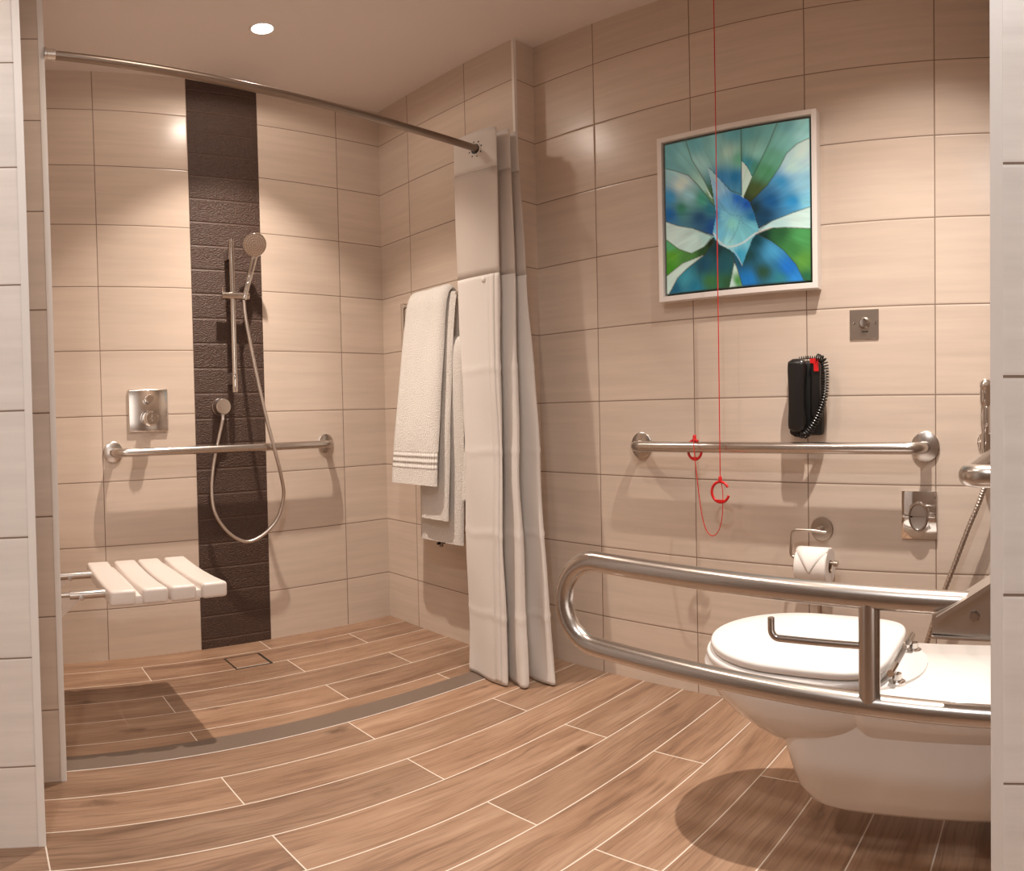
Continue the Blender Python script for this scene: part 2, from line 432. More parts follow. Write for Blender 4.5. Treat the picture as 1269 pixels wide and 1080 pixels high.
# ------------------------------------------------------------------ shower rail, hand shower, outlet
sr = thing('shower_rail', 'vertical chrome slide rail for the hand shower on the brown tile stripe', 'shower rail', (-0.806, 0, 1.35))
MB().tube([(-0.806, -0.06, 1.085), (-0.806, -0.06, 1.655)], 0.0115, 16).build('pole', M['chrome_soft'], sr)
MB().lathe([(0, 0), (0.010, 0), (0.0125, 0.004), (0.0125, 0.07), (0.0115, 0.072)], (-0.806, -0.06, 1.04), (0, 0, 1)).build('end_cap', M['chrome'], sr)
for z in (1.60, 1.095):
    MB().box((-0.818, -0.056, z - 0.024), (-0.794, 0.0, z + 0.024), 0.004).build('bracket', M['chrome_soft'], sr)
sl = MB().tube([(-0.858, -0.064, 1.424), (-0.735, -0.068, 1.424)], 0.015, 18).build('slider', M['chrome_soft'], sr)
MB().tube([(-0.852, -0.066, 1.424), (-0.852, -0.066, 1.456)], 0.0045, 10).build('lever', M['chrome'], sl)

hs = thing('hand_shower', 'chrome hand shower with round head and long metal hose hanging in the slide rail', 'hand shower', (-0.748, -0.085, 1.424))
hc = V((-0.722, -0.115, 1.628)); hn = V((-0.28, -0.80, -0.42)).normalized()
hb = V((-0.760, -0.075, 1.408))
dn = (V((0, 0, -1)) - hn * V((0, 0, -1)).dot(hn)).normalized()
neck = hc + dn * 0.050 - hn * 0.016
MB().tube(spline([hb, hb.lerp(neck, 0.5), neck, hc + dn * 0.015 - hn * 0.016], 6), [0.0115] * 6 + [0.0135] * 6 + [0.0135 + 0.0008 * i for i in range(7)], 16).build('handle', M['chrome'], hs)
hd = MB().lathe([(0, -0.022), (0.028, -0.021), (0.046, -0.010), (0.051, 0.0), (0.0505, 0.006), (0.048, 0.009)], hc, hn, 36).build('head', M['chrome'], hs)
MB().lathe([(0.0485, 0.0075), (0.030, 0.0085), (0, 0.0085)], hc, hn, 36).build('spray_face', M['steel_plate'], hd)
nz = MB()
u = hn.orthogonal().normalized(); w = hn.cross(u)
for rr_, cnt in ((0.010, 8), (0.020, 14), (0.030, 20), (0.040, 26)):
    for i in range(cnt):
        a = 2 * PI * i / cnt
        nz.lathe([(0.0014, 0.0075), (0.0010, 0.0105), (0, 0.0105)], hc + (u * math.cos(a) + w * math.sin(a)) * rr_, hn, 6)
nz.build('nozzles', M['trim'], hd)
hp = [(-0.762, -0.076, 1.405), (-0.760, -0.085, 1.34), (-0.748, -0.098, 1.24), (-0.725, -0.115, 1.09), (-0.690, -0.122, 0.93), (-0.655, -0.124, 0.80), (-0.625, -0.115, 0.70), (-0.610, -0.10, 0.62),
      (-0.635, -0.085, 0.53), (-0.70, -0.075, 0.468), (-0.775, -0.065, 0.445), (-0.85, -0.055, 0.485), (-0.905, -0.045, 0.565), (-0.916, -0.038, 0.655), (-0.903, -0.034, 0.76), (-0.878, -0.036, 0.86), (-0.862, -0.042, 0.925), (-0.860, -0.045, 0.95)]
MB().tube(spline(hp, 8), 0.0075, 10).build('hose', M['hose'], hs)
so = thing('shower_outlet', 'round chrome hose outlet on the brown stripe below the slide rail', 'wall outlet', (-0.86, 0, 0.985))
MB().lathe([(0.034, 0), (0.034, 0.006), (0.032, 0.008), (0.030, 0.03), (0.033, 0.032), (0.033, 0.056), (0.030, 0.060), (0, 0.060)], (-0.858, -0.0, 0.985), (0, -1, 0), 32).build('rosette', M['chrome_soft'], so)
MB().lathe([(0.010, 0), (0.010, 0.012), (0.008, 0.014), (0.008, 0.03), (0, 0.03)], (-0.860, -0.045, 0.962), (0, 0, -1), 14).build('hose_nut', M['chrome'], so)

# ------------------------------------------------------------------ fold-down shower seat
ss = thing('shower_bench', 'white slatted fold-down shower seat mounted on the left shower wall', 'shower seat', (-1.32, -0.56, 0.47))
SX0, SX1, SYB, SYF, SZ, TH = -1.502, -1.140, -0.335, -0.785, 0.470, 0.046
wslat = 0.0800; SLX = [SX0, SX0 + 0.098, SX0 + 0.185, SX0 + 0.283]; gap = 0.018
for i in range(4):
    x0 = SLX[i]
    t = bmesh.new(); bmesh.ops.create_cube(t, size=1.0)
    for v in t.verts:
        v.co = V((x0 + (v.co.x + .5) * wslat, SYF + (v.co.y + .5) * (SYB - SYF), SZ - TH + (v.co.z + .5) * TH))
    bmesh.ops.bevel(t, geom=t.edges[:], offset=0.010, segments=4, profile=0.5, affect='EDGES')
    bmesh.ops.bisect_plane(t, geom=t.verts[:] + t.edges[:] + t.faces[:], plane_co=(0, SYF + .11, 0), plane_no=(0, 1, 0))
    for f in (0.2, 0.35, 0.5, 0.65, 0.8):
        bmesh.ops.bisect_plane(t, geom=t.verts[:] + t.edges[:] + t.faces[:], plane_co=(0, SYF + f * (SYB - SYF), 0), plane_no=(0, 1, 0))
    for v in t.verts:
        q = (v.co.y - (SYF + SYB) / 2) / ((SYB - SYF) / 2)
        v.co.z += 0.008 * (q * q - 1) * (1 if v.co.z > SZ - TH / 2 else 0.3)
        v.co.y += -0.012 * (v.co.x - SX0) / (SX1 - SX0) * 1.0
    MB().add(t).build('slat', M['bench'], ss)
for i in (0, 2):
    x0 = SLX[i] + wslat - 0.012
    MB().box((x0, SYF + 0.004, SZ - TH + 0.001), (x0 + gap + 0.024, SYB - 0.012, SZ - 0.020), 0.003).build('web', M['bench'], ss)
for y in (-0.43, -0.70):
    MB().tube([(-1.61, y, 0.447), (-1.485, y, 0.447)], 0.0135, 16).build('rail', M['chrome_soft'], ss)
    MB().tube([(XNIB, y, 0.449), (-1.60, y, 0.449)], 0.0085, 12).build('hinge_pin', M['chrome_soft'], ss)
    gz = MB().prism([(XNIB, y + 0.012, 0.448), (-1.575, y + 0.012, 0.445), (-1.575, y + 0.012, 0.432), (XNIB, y + 0.012, 0.35)], (0, 0.004, 0)).build('bracket', M['chrome_soft'], ss, smooth=False)
    MB().lathe([(0.0085, 0), (0.0085, 0.003), (0, 0.004)], (-1.575, y - 0.0125, 0.440), (0, -1, 0), 14).build('screw', M['steel'], gz)
    MB().box((XNIB, y - 0.04, 0.34), (XNIB + 0.005, y + 0.04, 0.48), 0.002).build('wall_plate', M['chrome_soft'], ss)

# ------------------------------------------------------------------ towel rail and towels
RX = -0.085
tr = thing('towel_rail', 'square-tube chrome ladder towel rail on the shower side wall under the towels', 'towel rail', (0, -0.50, 0.45))
for y in (-0.292, -0.735):
    MB().box((RX - 0.011, y - 0.011, 0.86), (RX + 0.011, y + 0.011, 1.395), 0.002).build('upright', M['chrome_soft'], tr)
for z in (1.383, 1.19, 1.00, 0.875):
    MB().tube([(RX, -0.29, z), (RX, -0.737, z)], 0.010, 12).build('rung', M['chrome_soft'], tr)
for y in (-0.292, -0.735):
    for z in (1.345, 0.90):
        MB().tube([(RX, y, z), (0, y, z)], 0.009, 10).build('wall_mount', M['chrome_soft'], tr)
vv = MB().tube([(RX, -0.52, 0.875), (RX, -0.52, 0.410)], 0.009, 10).build('valve', M['steel_rod'], tr)
MB().tube([(RX - 0.02, -0.52, 0.425), (RX + 0.02, -0.52, 0.425)], 0.006, 8).build('valve_handle', M['black_m'], vv)

def drape(path, y0a, y1a, y0b, y1b, th, name, mat, parent, wav=0.004, seed=0):
    """thick folded towel: path is a list of (x, z) from the front hem over the bar to the back hem; the y-range goes from (y0a,y1a) at the
    front hem to (y0b,y1b) at the bar"""
    pts = spline([(x, 0, z) for x, z in path], 7); n = len(pts)
    mb = MB(); rings = []; NY = 12
    zb = max(p.z for p in pts); za = pts[0].z
    for i, p in enumerate(pts):
        tg = (pts[min(i + 1, n - 1)] - pts[max(i - 1, 0)]).normalized()
        nr = V((-tg.z, 0, tg.x))     # outside of the fold
        f = max(0.0, min(1.0, (p.z - za) / (zb - za)))
        y0 = y0a + (y0b - y0a) * f; y1 = y1a + (y1b - y1a) * f
        ring = []
        for j in range(NY + 1):
            s = j / NY; y = y0 + (y1 - y0) * s
            rd = math.sqrt(max(0.0, 1 - (2 * abs(s - 0.5)) ** 8))
            w = wav * noise.noise(V((y * 14, p.z * 5 + i * .0, seed)))
            ring.append(p + V((0, y, 0)) + nr * (th * 0.5 * rd + w))
        for j in range(NY, -1, -1):
            s = j / NY; y = y0 + (y1 - y0) * s
            rd = math.sqrt(max(0.0, 1 - (2 * abs(s - 0.5)) ** 8))
            w = wav * noise.noise(V((y * 14, p.z * 5, seed)))
            ring.append(p + V((0, y, 0)) + nr * (-th * 0.5 * rd - 0.0005 + w))
        rings.append(ring)
    return mb.loft(rings).build(name, mat, parent, angle=70)
tw = thing('towel', 'white bath towel with woven band hung over the top rung of the rail', 'towel', (RX, -0.48, 1.38))
drape([(-0.196, 0.664), (-0.180, 0.85), (-0.150, 1.10), (-0.128, 1.28), (-0.112, 1.375), (-0.085, 1.412), (-0.062, 1.38), (-0.058, 1.25), (-0.055, 1.205)],
      -0.325, -0.638, -0.352, -0.632, 0.034, 'front_layer', M['towel'], tw, 0.004, 1)
drape([(-0.160, 0.533), (-0.152, 0.70), (-0.140, 0.90), (-0.125, 1.10), (-0.108, 1.30), (-0.092, 1.383), (-0.085, 1.386)],
      -0.485, -0.664, -0.40, -0.664, 0.018, 'inner_layer', M['towel_b'], tw, 0.004, 2)
t2 = drape([(-0.128, 0.443), (-0.123, 0.60), (-0.118, 0.85), (-0.113, 1.10), (-0.105, 1.180), (-0.085, 1.212), (-0.064, 1.18), (-0.060, 0.90), (-0.058, 0.70)],
      -0.435, -0.715, -0.43, -0.725, 0.020, 'towel', M['towel_b'], None, 0.004, 3)
tag(t2, 'white towel hanging lowest, over the second rung behind the banded towel', 'towel')
t3 = drape([(-0.150, 0.62), (-0.142, 0.70), (-0.128, 0.80), (-0.112, 0.868), (-0.085, 0.902), (-0.062, 0.868), (-0.058, 0.72)],
      -0.735, -0.87, -0.735, -0.87, 0.026, 'towel', M['towel_b'], None, 0.003, 4)
tag(t3, 'small white ribbed towel half hidden behind the shower curtain edge', 'towel')

# ------------------------------------------------------------------ curtain rod and curtain
cr = thing('curtain_rod', 'brushed metal curtain rod spanning the shower opening below the ceiling', 'curtain rod', (-0.83, -0.91, 1.905))
RA = V((XNIB, -0.972, 1.916)); RB = V((0.0, -0.862, 1.893))
rodp = [RA.lerp(RB, t / 20) + V((0, 0, -0.022 * 4 * (t / 20) * (1 - t / 20))) for t in range(21)]
RA = rodp[0]
MB().tube(rodp, 0.0135, 16).build('tube', M['steel_rod'], cr)
ax = (RB - RA).normalized()
MB().lathe([(0.020, 0.0), (0.020, 0.006), (0.0165, 0.008), (0.0165, 0.03), (0.0135, 0.032)], RA, ax, 20).build('end_flange', M['chrome_soft'], cr)
MB().lathe([(0.020, 0.0), (0.020, 0.006), (0.0165, 0.008), (0.0165, 0.03), (0.0135, 0.032)], RB, -ax, 20).build('end_flange', M['chrome_soft'], cr)

TOPP = [(-0.165, -0.762), (-0.172, -0.775), (-0.145, -0.945), (-0.128, -0.93), (-0.118, -0.80), (-0.100, -0.79), (-0.092, -0.955), (-0.075, -0.95), (-0.072, -0.80), (-0.058, -0.79), (-0.046, -0.955), (-0.030, -0.945), (-0.032, -0.82), (-0.018, -0.82), (-0.012, -0.935)]
BOTP = [(-0.175, -0.825), (-0.205, -0.835), (-0.228, -1.020), (-0.200, -1.015), (-0.165, -0.955), (-0.160, -0.985), (-0.196, -1.085), (-0.172, -1.100), (-0.120, -1.010), (-0.105, -1.020), (-0.118, -1.145), (-0.085, -1.150), (-0.045, -1.030), (-0.035, -1.03), (-0.045, -1.11)]
CT = [p for p in spline([(a, b, 0) for a, b in TOPP], 9)]
CB = [p for p in spline([(a, b, 0) for a, b in BOTP], 9)]
NC = len(CT)
ZT = 1.955; ZS0, ZS1 = 1.405, 1.800   # sheer band
cu = thing('shower_curtain', 'white shower curtain drawn aside in folds at the right end of the rod', 'shower curtain', (-0.12, -0.92, 0))
def curtain_pt(k, z, off=0.0):
    f = max(0.0, min(1.0, z / 1.87)); g = f ** 0.9
    p = CB[k].lerp(CT[k], g)
    amp = 0.010 * math.sin(PI * f)
    p = p + V((noise.noise(V((k * 0.10, z * 2.2, 1.3))), noise.noise(V((k * 0.10, z * 2.2, 7.7))), 0)) * amp
    if z < 0.09:                      # the hem breaks a little on the floor
        p = p + V((-0.35, -0.25, 0)) * (0.09 - z) * 0.12 * (1 + noise.noise(V((k * .2, 3, 3))))
    tk = (CB[min(k + 1, NC - 1)].lerp(CT[min(k + 1, NC - 1)], g) - CB[max(k - 1, 0)].lerp(CT[max(k - 1, 0)], g))
    n = V((tk.y, -tk.x, 0)).normalized()
    # horizontal creases from the packing folds
    cz = sum(math.exp(-((z - zc + 0.006 * math.sin(k * 0.7)) / 0.007) ** 2) for zc in (0.24, 0.52, 0.80, 1.08))
    p = p + n * (0.0028 * cz + 0.007 * noise.noise(V((k * 0.20, z * 4.0, 4.4))) * (1 if z < 1.4 else 0.3) + off)
    return V((p.x, p.y, z))
def sheet(name, k0, k1, z0, z1, dz, mat, parent, off=0.0, th=0.0012, ztop=None):
    mb = MB(); nz_ = max(2, int((z1 - z0) / dz)); rows = []
    for i in range(nz_ + 1):
        rows.append([])
        for kk in range(k0, k1 + 1):
            z = z0 + (z1 - z0) * i / nz_
            if ztop and i == nz_: z = ztop(kk)
            rows[-1].append(mb.bm.verts.new(curtain_pt(kk, z, off)))
    for a, b in zip(rows, rows[1:]):
        for j in range(len(a) - 1): mb.bm.faces.new((a[j], a[j + 1], b[j + 1], b[j]))
    o = mb.build(name, mat, parent, angle=80)
    md = o.modifiers.new('thickness', 'SOLIDIFY'); md.thickness = th; md.offset = 0
    return o
wob = lambda kk: ZT + 0.004 * math.sin(kk * 0.5)
sheet('lower_panel', 0, NC - 1, 0.006, ZS0, 0.012, M['curtain'], cu)
sheet('sheer_panel', 0, NC - 1, ZS0, ZS1, 0.03, M['sheer'], cu)
sheet('top_band', 0, NC - 1, ZS1, ZT, 0.02, M['curtain'], cu, ztop=wob)
# overlap flap with its stud, side hems
KP = 27
sheet('side_hem', 16, 18, 0.012, ZS0, 0.012, M['curtain'], cu, off=0.0016, th=0.0008)
for z_ in (ZS0 + 0.006,):
    pp = curtain_pt(15, z_ - 0.022, 0.001)
    MB().lathe([(0.009, 0), (0.0085, 0.003), (0.006, 0.005), (0, 0.006)], pp, (-0.95, -0.1, 0), 14).build('stud', M['trim'], cu)
# grommet ring where the rod enters the front panel + small stitches round it
gx = V((-0.159, -0.868, 1.886))
GN = V((-1, -0.13, 0)).normalized()
gr = MB().lathe([(0.0200, 0.0), (0.0200, 0.004), (0.023, 0.005), (0.0245, 0.003), (0.0245, 0.0)], gx + GN * 0.000, GN, 28).build('grommet', M['trim'], cu)
MB().lathe([(0.0100, -0.001), (0.0205, -0.001), (0.0205, 0.0030), (0.0100, 0.0030), (0.0100, -0.001)], gx, GN, 28).build('grommet_hole', M['black_m'], gr)
gu = V((0, 0, 1)); gw = GN.cross(gu)
for i in range(8):
    a = 2 * PI * (i + 0.3) / 8
    MB().lathe([(0.0028, 0), (0.002, 0.002), (0, 0.002)], gx + (gu * math.cos(a) + gw * math.sin(a)) * 0.030 + GN * 0.002, GN, 8).build('rivet', M['black_m'], cu)

# ------------------------------------------------------------------ picture
PA0, PA1, PZ0, PZ1 = -1.503, -2.064, 1.268, 1.822      # left y, right y
FD = 0.036; FT = 0.017
pic = thing('framed_picture', 'square white-framed painting of blue and green agave leaves on the right wall', 'picture', (XR, (PA0 + PA1) / 2, PZ0))
xf = XR - FD
fr = MB()
fr.box((xf, PA1, PZ0), (XR, PA1 + FT, PZ1), 0.0012, 1); fr.box((xf, PA0 - FT, PZ0), (XR, PA0, PZ1), 0.0012, 1)
fr.box((xf, PA1 + FT, PZ0), (XR, PA0 - FT, PZ0 + FT), 0.0012, 1); fr.box((xf, PA1 + FT, PZ1 - FT), (XR, PA0 - FT, PZ1), 0.0012, 1)
fr.build('frame', M['frame'], pic, smooth=False)
MB().box((XR - 0.006, PA1 + 0.01, PZ0 + 0.01), (XR - 0.001, PA0 - 0.01, PZ1 - 0.01)).build('backing', M['gap'], pic, smooth=False)

def lin(c):
    return tuple(((k / 255) / 12.92 if k / 255 <= 0.04045 else ((k / 255 + 0.055) / 1.055) ** 2.4) for k in c)
CT4 = [(92, 225), (815, 70), (830, 915), (88, 995)]     # corners of the painting in the sketch units of the leaf outlines
LEAVES = [  # outline, colour spots (position, sRGB), drawn edge
 ([(92,225),(208,203),(240,310),(290,390),(345,505),(355,550),(270,440),(220,390),(150,365),(92,352)], [((120,260),(112,172,182)),((200,300),(135,188,192)),((290,430),(170,205,195)),((340,520),(110,150,110)),((110,340),(110,165,175))], 1),
 ([(208,203),(492,135),(494,490),(440,470),(400,430),(330,350),(345,505),(290,390),(240,310)], [((260,220),(110,175,188)),((450,160),(105,172,185)),((350,260),(140,195,198)),((430,270),(185,215,205)),((460,400),(30,110,160)),((485,300),(110,175,150)),((400,400),(60,130,185)),((280,330),(165,205,205)),((340,480),(60,110,70))], 1),
 ([(492,135),(668,98),(630,210),(575,340),(545,400),(520,340),(495,315)], [((520,150),(105,172,178)),((640,110),(120,185,185)),((560,260),(150,200,190)),((520,330),(60,140,160)),((560,350),(70,130,110))], 1),
 ([(495,315),(520,340),(545,395),(520,460),(500,500)], [((510,400),(200,212,200))], 0),
 ([(668,98),(815,70),(818,180),(760,215),(710,270),(680,340),(620,440),(540,525),(505,500),(545,400),(575,340),(630,210)], [((720,110),(105,175,182)),((800,100),(130,190,190)),((700,200),(125,185,180)),((780,180),(150,200,200)),((620,360),(80,140,100)),((560,470),(72,84,44)),((530,510),(50,60,35)),((640,300),(105,165,140))], 1),
 ([(818,180),(826,545),(740,580),(640,625),(580,660),(555,590),(540,525),(620,440),(680,340),(710,270),(760,215)], [((790,260),(205,218,222)),((740,330),(190,210,220)),((690,420),(60,140,190)),((790,430),(150,190,210)),((640,520),(20,85,140)),((600,600),(18,60,90)),((740,520),(40,130,185)),((810,520),(130,185,205)),((560,560),(20,50,60))], 1),
 ([(826,545),(826,657),(700,655),(640,660),(575,678),(600,655),(640,625),(740,580)], [((780,610),(205,214,208)),((660,645),(185,205,205))], 1),
 ([(826,657),(830,915),(795,915),(760,840),(700,770),(640,725),(580,695),(575,678),(640,660),(700,655)], [((780,700),(75,140,80)),((790,820),(88,135,55)),((680,690),(40,85,50)),((600,690),(15,45,40)),((740,760),(60,115,60)),((815,900),(35,90,60))], 1),
 ([(575,678),(580,695),(640,725),(700,770),(760,840),(797,917),(495,947),(470,865),(445,790),(500,760)], [((560,720),(15,60,70)),((520,800),(20,60,60)),((640,780),(70,140,180)),((720,850),(25,100,180)),((600,880),(40,70,50)),((520,920),(25,105,170)),((770,905),(40,120,190)),((680,910),(45,110,120))], 1),
 ([(455,835),(470,865),(495,947),(452,955),(428,957),(440,900)], [((440,930),(195,205,198)),((475,920),(70,130,60)),((455,850),(190,200,190))], 1),
 ([(100,995),(430,957),(455,835),(445,790),(380,745),(345,715),(305,795),(200,870),(150,915)], [((360,760),(14,52,60)),((300,850),(16,70,95)),((400,850),(22,78,90)),((200,920),(60,140,160)),((330,930),(55,105,60)),((250,960),(25,110,140)),((420,930),(40,80,50)),((130,980),(20,90,120))], 1),
 ([(88,905),(88,997),(100,995),(150,915),(200,870),(300,797),(180,840)], [((150,890),(200,208,200))], 1),
 ([(90,722),(160,770),(230,792),(300,757),(345,715),(350,735),(300,797),(180,840),(88,905)], [((120,800),(95,155,45)),((110,880),(60,130,30)),((200,815),(75,125,60)),((300,780),(35,70,40)),((340,735),(15,35,25)),((110,750),(85,160,110))], 1),
 ([(88,630),(160,652),(240,665),(342,705),(300,757),(230,792),(160,770),(90,722)], [((150,700),(202,212,208)),((250,740),(195,208,204)),((320,712),(170,195,190))], 1),
 ([(92,352),(150,365),(220,390),(270,440),(355,550),(365,600),(350,700),(240,665),(160,652),(88,630)], [((120,385),(160,195,205)),((180,440),(215,220,222)),((110,500),(60,140,190)),((220,500),(150,190,200)),((180,560),(50,120,100)),((290,510),(70,150,130)),((110,590),(20,95,160)),((280,610),(18,70,110)),((340,660),(14,70,130)),((330,560),(35,110,130))], 1),
 ([(308,450),(330,480),(346,512),(330,500)], [((325,480),(205,214,205))], 0),
 ([(318,340),(360,385),(400,430),(440,485),(520,520),(558,590),(575,672),(545,720),(495,848),(440,765),(380,748),(345,690),(362,600),(355,490)], [((345,390),(165,195,220)),((380,470),(150,185,215)),((420,520),(100,160,205)),((470,510),(25,95,180)),((520,540),(15,75,160)),((550,600),(30,100,150)),((400,600),(125,185,205)),((450,640),(135,195,190)),((380,700),(110,180,210)),((500,700),(120,180,190)),((480,800),(60,150,185)),((540,660),(110,175,190)),((360,600),(40,120,185)),((430,740),(150,200,205))], 0),
]
LINES = [([(350,690),(385,738),(430,757),(500,735),(560,690),(640,655)], (235,242,246), 7), ([(495,848),(470,800),(440,765)], (200,220,230), 3),
         ([(490,600),(470,670),(430,740)], (70,130,160), 2), ([(380,535),(430,590),(490,600),(540,585)], (80,140,170), 2), ([(500,640),(490,600)], (80,140,170), 2)]
def inside(px_, py_, poly):
    c = False; j = len(poly) - 1
    for i in range(len(poly)):
        xi, yi = poly[i]; xj, yj = poly[j]
        if (yi > py_) != (yj > py_) and px_ < (xj - xi) * (py_ - yi) / (yj - yi) + xi: c = not c
        j = i
    return c
def segd(px_, py_, a, b):
    dx, dy = b[0] - a[0], b[1] - a[1]; L = dx * dx + dy * dy
    t = 0 if L == 0 else max(0, min(1, ((px_ - a[0]) * dx + (py_ - a[1]) * dy) / L))
    return math.hypot(px_ - a[0] - t * dx, py_ - a[1] - t * dy)
def smooth_poly(poly, closed=True):
    pts = [V((x, y, 0)) for x, y in poly]
    return [(p.x, p.y) for p in (spline(pts + [pts[0]], 3)[:-1] if closed else spline(pts, 4))]
LV = [(p, [(s, lin(c)) for s, c in sp], e, (min(q[0] for q in p), max(q[0] for q in p), min(q[1] for q in p), max(q[1] for q in p))) for p, sp, e in LEAVES]
LN = [(smooth_poly(p, False), lin(c), w_) for p, c, w_ in LINES]
def paint(px_, py_):
    qx = px_ + 10 * noise.noise(V((px_ * .012, py_ * .012, 2))); qy = py_ + 10 * noise.noise(V((px_ * .012, py_ * .012, 9)))
    best = None
    for p, sp, e, bb in reversed(LV):
        if bb[0] <= px_ <= bb[1] and bb[2] <= py_ <= bb[3] and inside(px_, py_, p):
            best = (p, sp, e); break
    if best is None:
        best = min(((p, sp, e) for p, sp, e, bb in LV), key=lambda L: min(segd(px_, py_, a, b) for a, b in zip(L[0], L[0][1:] + L[0][:1])))
    p, sp, e = best
    ws = 0; c = [0, 0, 0]
    for (sx, sy), cc in sp:
        w_ = 1.0 / ((qx - sx) ** 2 + (qy - sy) ** 2 + 60) ** 1.3
        ws += w_
        for i in range(3): c[i] += cc[i] * w_
    c = [k_ / ws * q_ for k_, q_ in zip(c, (1.12, 1.46, 1.55))]
    # brush streaks running towards the heart of the plant
    ang = math.atan2(py_ - 600, px_ - 450)
    st = 1 + 0.16 * noise.noise(V((ang * 9, math.hypot(px_ - 450, py_ - 600) * .006, 4))) + 0.10 * noise.noise(V((ang * 26, math.hypot(px_ - 450, py_ - 600) * .01, 1)))
    c = [min(1, k_ * st) for k_ in c]
    if e:
        dd = min(segd(px_, py_, a, b) for a, b in zip(p, p[1:] + p[:1]))
        if dd < 4.5:
            f = 0.75 * (1 - dd / 4.5)
            c = [k_ * (1 - f) + o_ * f for k_, o_ in zip(c, lin((52, 62, 34)))]
    for pl, lc, w_ in LN:
        dd = min(segd(px_, py_, a, b) for a, b in zip(pl, pl[1:]))
        if dd < w_:
            f = 0.85 * (1 - dd / w_); c = [k_ * (1 - f) + o_ * f for k_, o_ in zip(c, lc)]
    return c
GN_ = 190
xc = XR - 0.026
ya, yb, za, zb = PA0 - FT - 0.008, PA1 + FT + 0.008, PZ0 + FT + 0.008, PZ1 - FT - 0.008
verts = []; cols = []
for j in range(GN_ + 1):
    for i in range(GN_ + 1):
        s, t_ = i / GN_, j / GN_                         # s left->right, t top->bottom
        verts.append((xc, ya + (yb - ya) * s, zb + (za - zb) * t_))
        X_ = (CT4[0][0] * (1 - s) + CT4[1][0] * s) * (1 - t_) + (CT4[3][0] * (1 - s) + CT4[2][0] * s) * t_
        Y_ = (CT4[0][1] * (1 - s) + CT4[1][1] * s) * (1 - t_) + (CT4[3][1] * (1 - s) + CT4[2][1] * s) * t_
        cols.append(paint(X_, Y_))
faces = [(j * (GN_ + 1) + i, j * (GN_ + 1) + i + 1, (j + 1) * (GN_ + 1) + i + 1, (j + 1) * (GN_ + 1) + i) for j in range(GN_) for i in range(GN_)]
nb = len(verts)
m_ = GN_
edge = [(0, 0), (m_, 0), (m_, m_), (0, m_)]
for (i, j) in edge:
    v0 = verts[j * (GN_ + 1) + i]; verts.append((XR - 0.006, v0[1], v0[2])); cols.append(cols[j * (GN_ + 1) + i])
ei = [j * (GN_ + 1) + i for i, j in edge]
for a in range(4): faces.append((ei[a], ei[(a + 1) % 4], nb + (a + 1) % 4, nb + a))
faces.append((nb, nb + 1, nb + 2, nb + 3))
cvm = MB().raw(verts, faces)
cvm.bm.verts.index_update()
M['canvas'] = mat_base('canvas_paint', (1, 1, 1), 0.22)
nt = NT(M['canvas']); at = nt.node('ShaderNodeAttribute', attribute_name='paint'); nt.l.new(at.outputs['Color'], nt.b.inputs['Base Color'])
canvas = cvm.build('canvas', M['canvas'], pic, smooth=False)
ca = canvas.data.color_attributes.new('paint', 'FLOAT_COLOR', 'POINT')
for i, c in enumerate(cols): ca.data[i].color = (*c, 1)

# ------------------------------------------------------------------ steel wall plate with push knob
wp = thing('call_plate', 'square brushed steel wall plate with round push knob right of the painting', 'wall plate', (XR, -2.199, 1.162))
MB().box((XR - 0.004, -2.244, 1.120), (XR + 0.002, -2.154, 1.204), 0.001, 1).build('plate', M['steel_plate'], wp, smooth=False)
MB().lathe([(0.0165, 0.003), (0.0165, 0.007), (0.014, 0.010), (0.012, 0.016), (0.0, 0.017)], (XR, -2.201, 1.165), (-1, 0, 0), 24).build('knob', M['chrome_soft'], wp)
for y in (-2.168, -2.234):
    MB().lathe([(0.0045, 0.003), (0.004, 0.0055), (0, 0.006)], (XR, y, 1.166), (-1, 0, 0), 12).build('screw', M['chrome_soft'], wp)
mk = MB()
for i in range(4): mk.box((XR - 0.0046, -2.2115 + i * 0.0052, 1.1385), (XR - 0.0038, -2.2080 + i * 0.0052, 1.1425))
mk.build('engraving', M['black_m'], wp, smooth=False)

# ------------------------------------------------------------------ telephone
ph = thing('telephone', 'black wall telephone with coiled cord and red clip above the grab bar', 'telephone', (XR, -2.02, 0.95))
PX = XR
def rbox(lo, hi, b, seg=3): return MB().box(lo, hi, b, seg)
base = rbox((PX - 0.034, -2.072, 0.850), (PX, -1.965, 1.062), 0.010).build('base', M['black_m'], ph)
rbox((PX - 0.046, -2.070, 0.900), (PX - 0.02, -2.040, 1.056), 0.006).build('cradle', M['black'], ph)
# handset: a lofted bar, thicker at ear and mouth
rings = []
for i in range(25):
    t_ = i / 24; z = 0.862 + (1.066 - 0.862) * t_
    e = max(math.exp(-((t_ - 0.10) / 0.16) ** 2), math.exp(-((t_ - 0.86) / 0.16) ** 2))
    endr = min(1.0, math.sqrt(max(0.0, 1 - (max(0, abs(t_ - 0.5) - 0.44) / 0.06) ** 2)) * 0.45 + 0.55)
    hw = (0.0255 + 0.0035 * e) * endr; x0 = PX - 0.036 - 0.012 * (1 - e) * 0.6; x1 = PX - 0.074 - 0.005 * math.sin(PI * t_)
    if endr < 1: x1 = x1 + (1 - endr) * 0.02
    ring = []
    for a in range(20):
        an = 2 * PI * a / 20
        cx_, cy_ = math.cos(an), math.sin(an)
        sx_ = math.copysign(abs(cx_) ** 0.55, cx_); sy_ = math.copysign(abs(cy_) ** 0.55, cy_)
        ring.append((((x0 + x1) / 2) + sx_ * (x1 - x0) / 2, -2.003 + sy_ * hw, z))
    rings.append(ring)
MB().loft(rings).build('handset', M['black'], ph, angle=60)
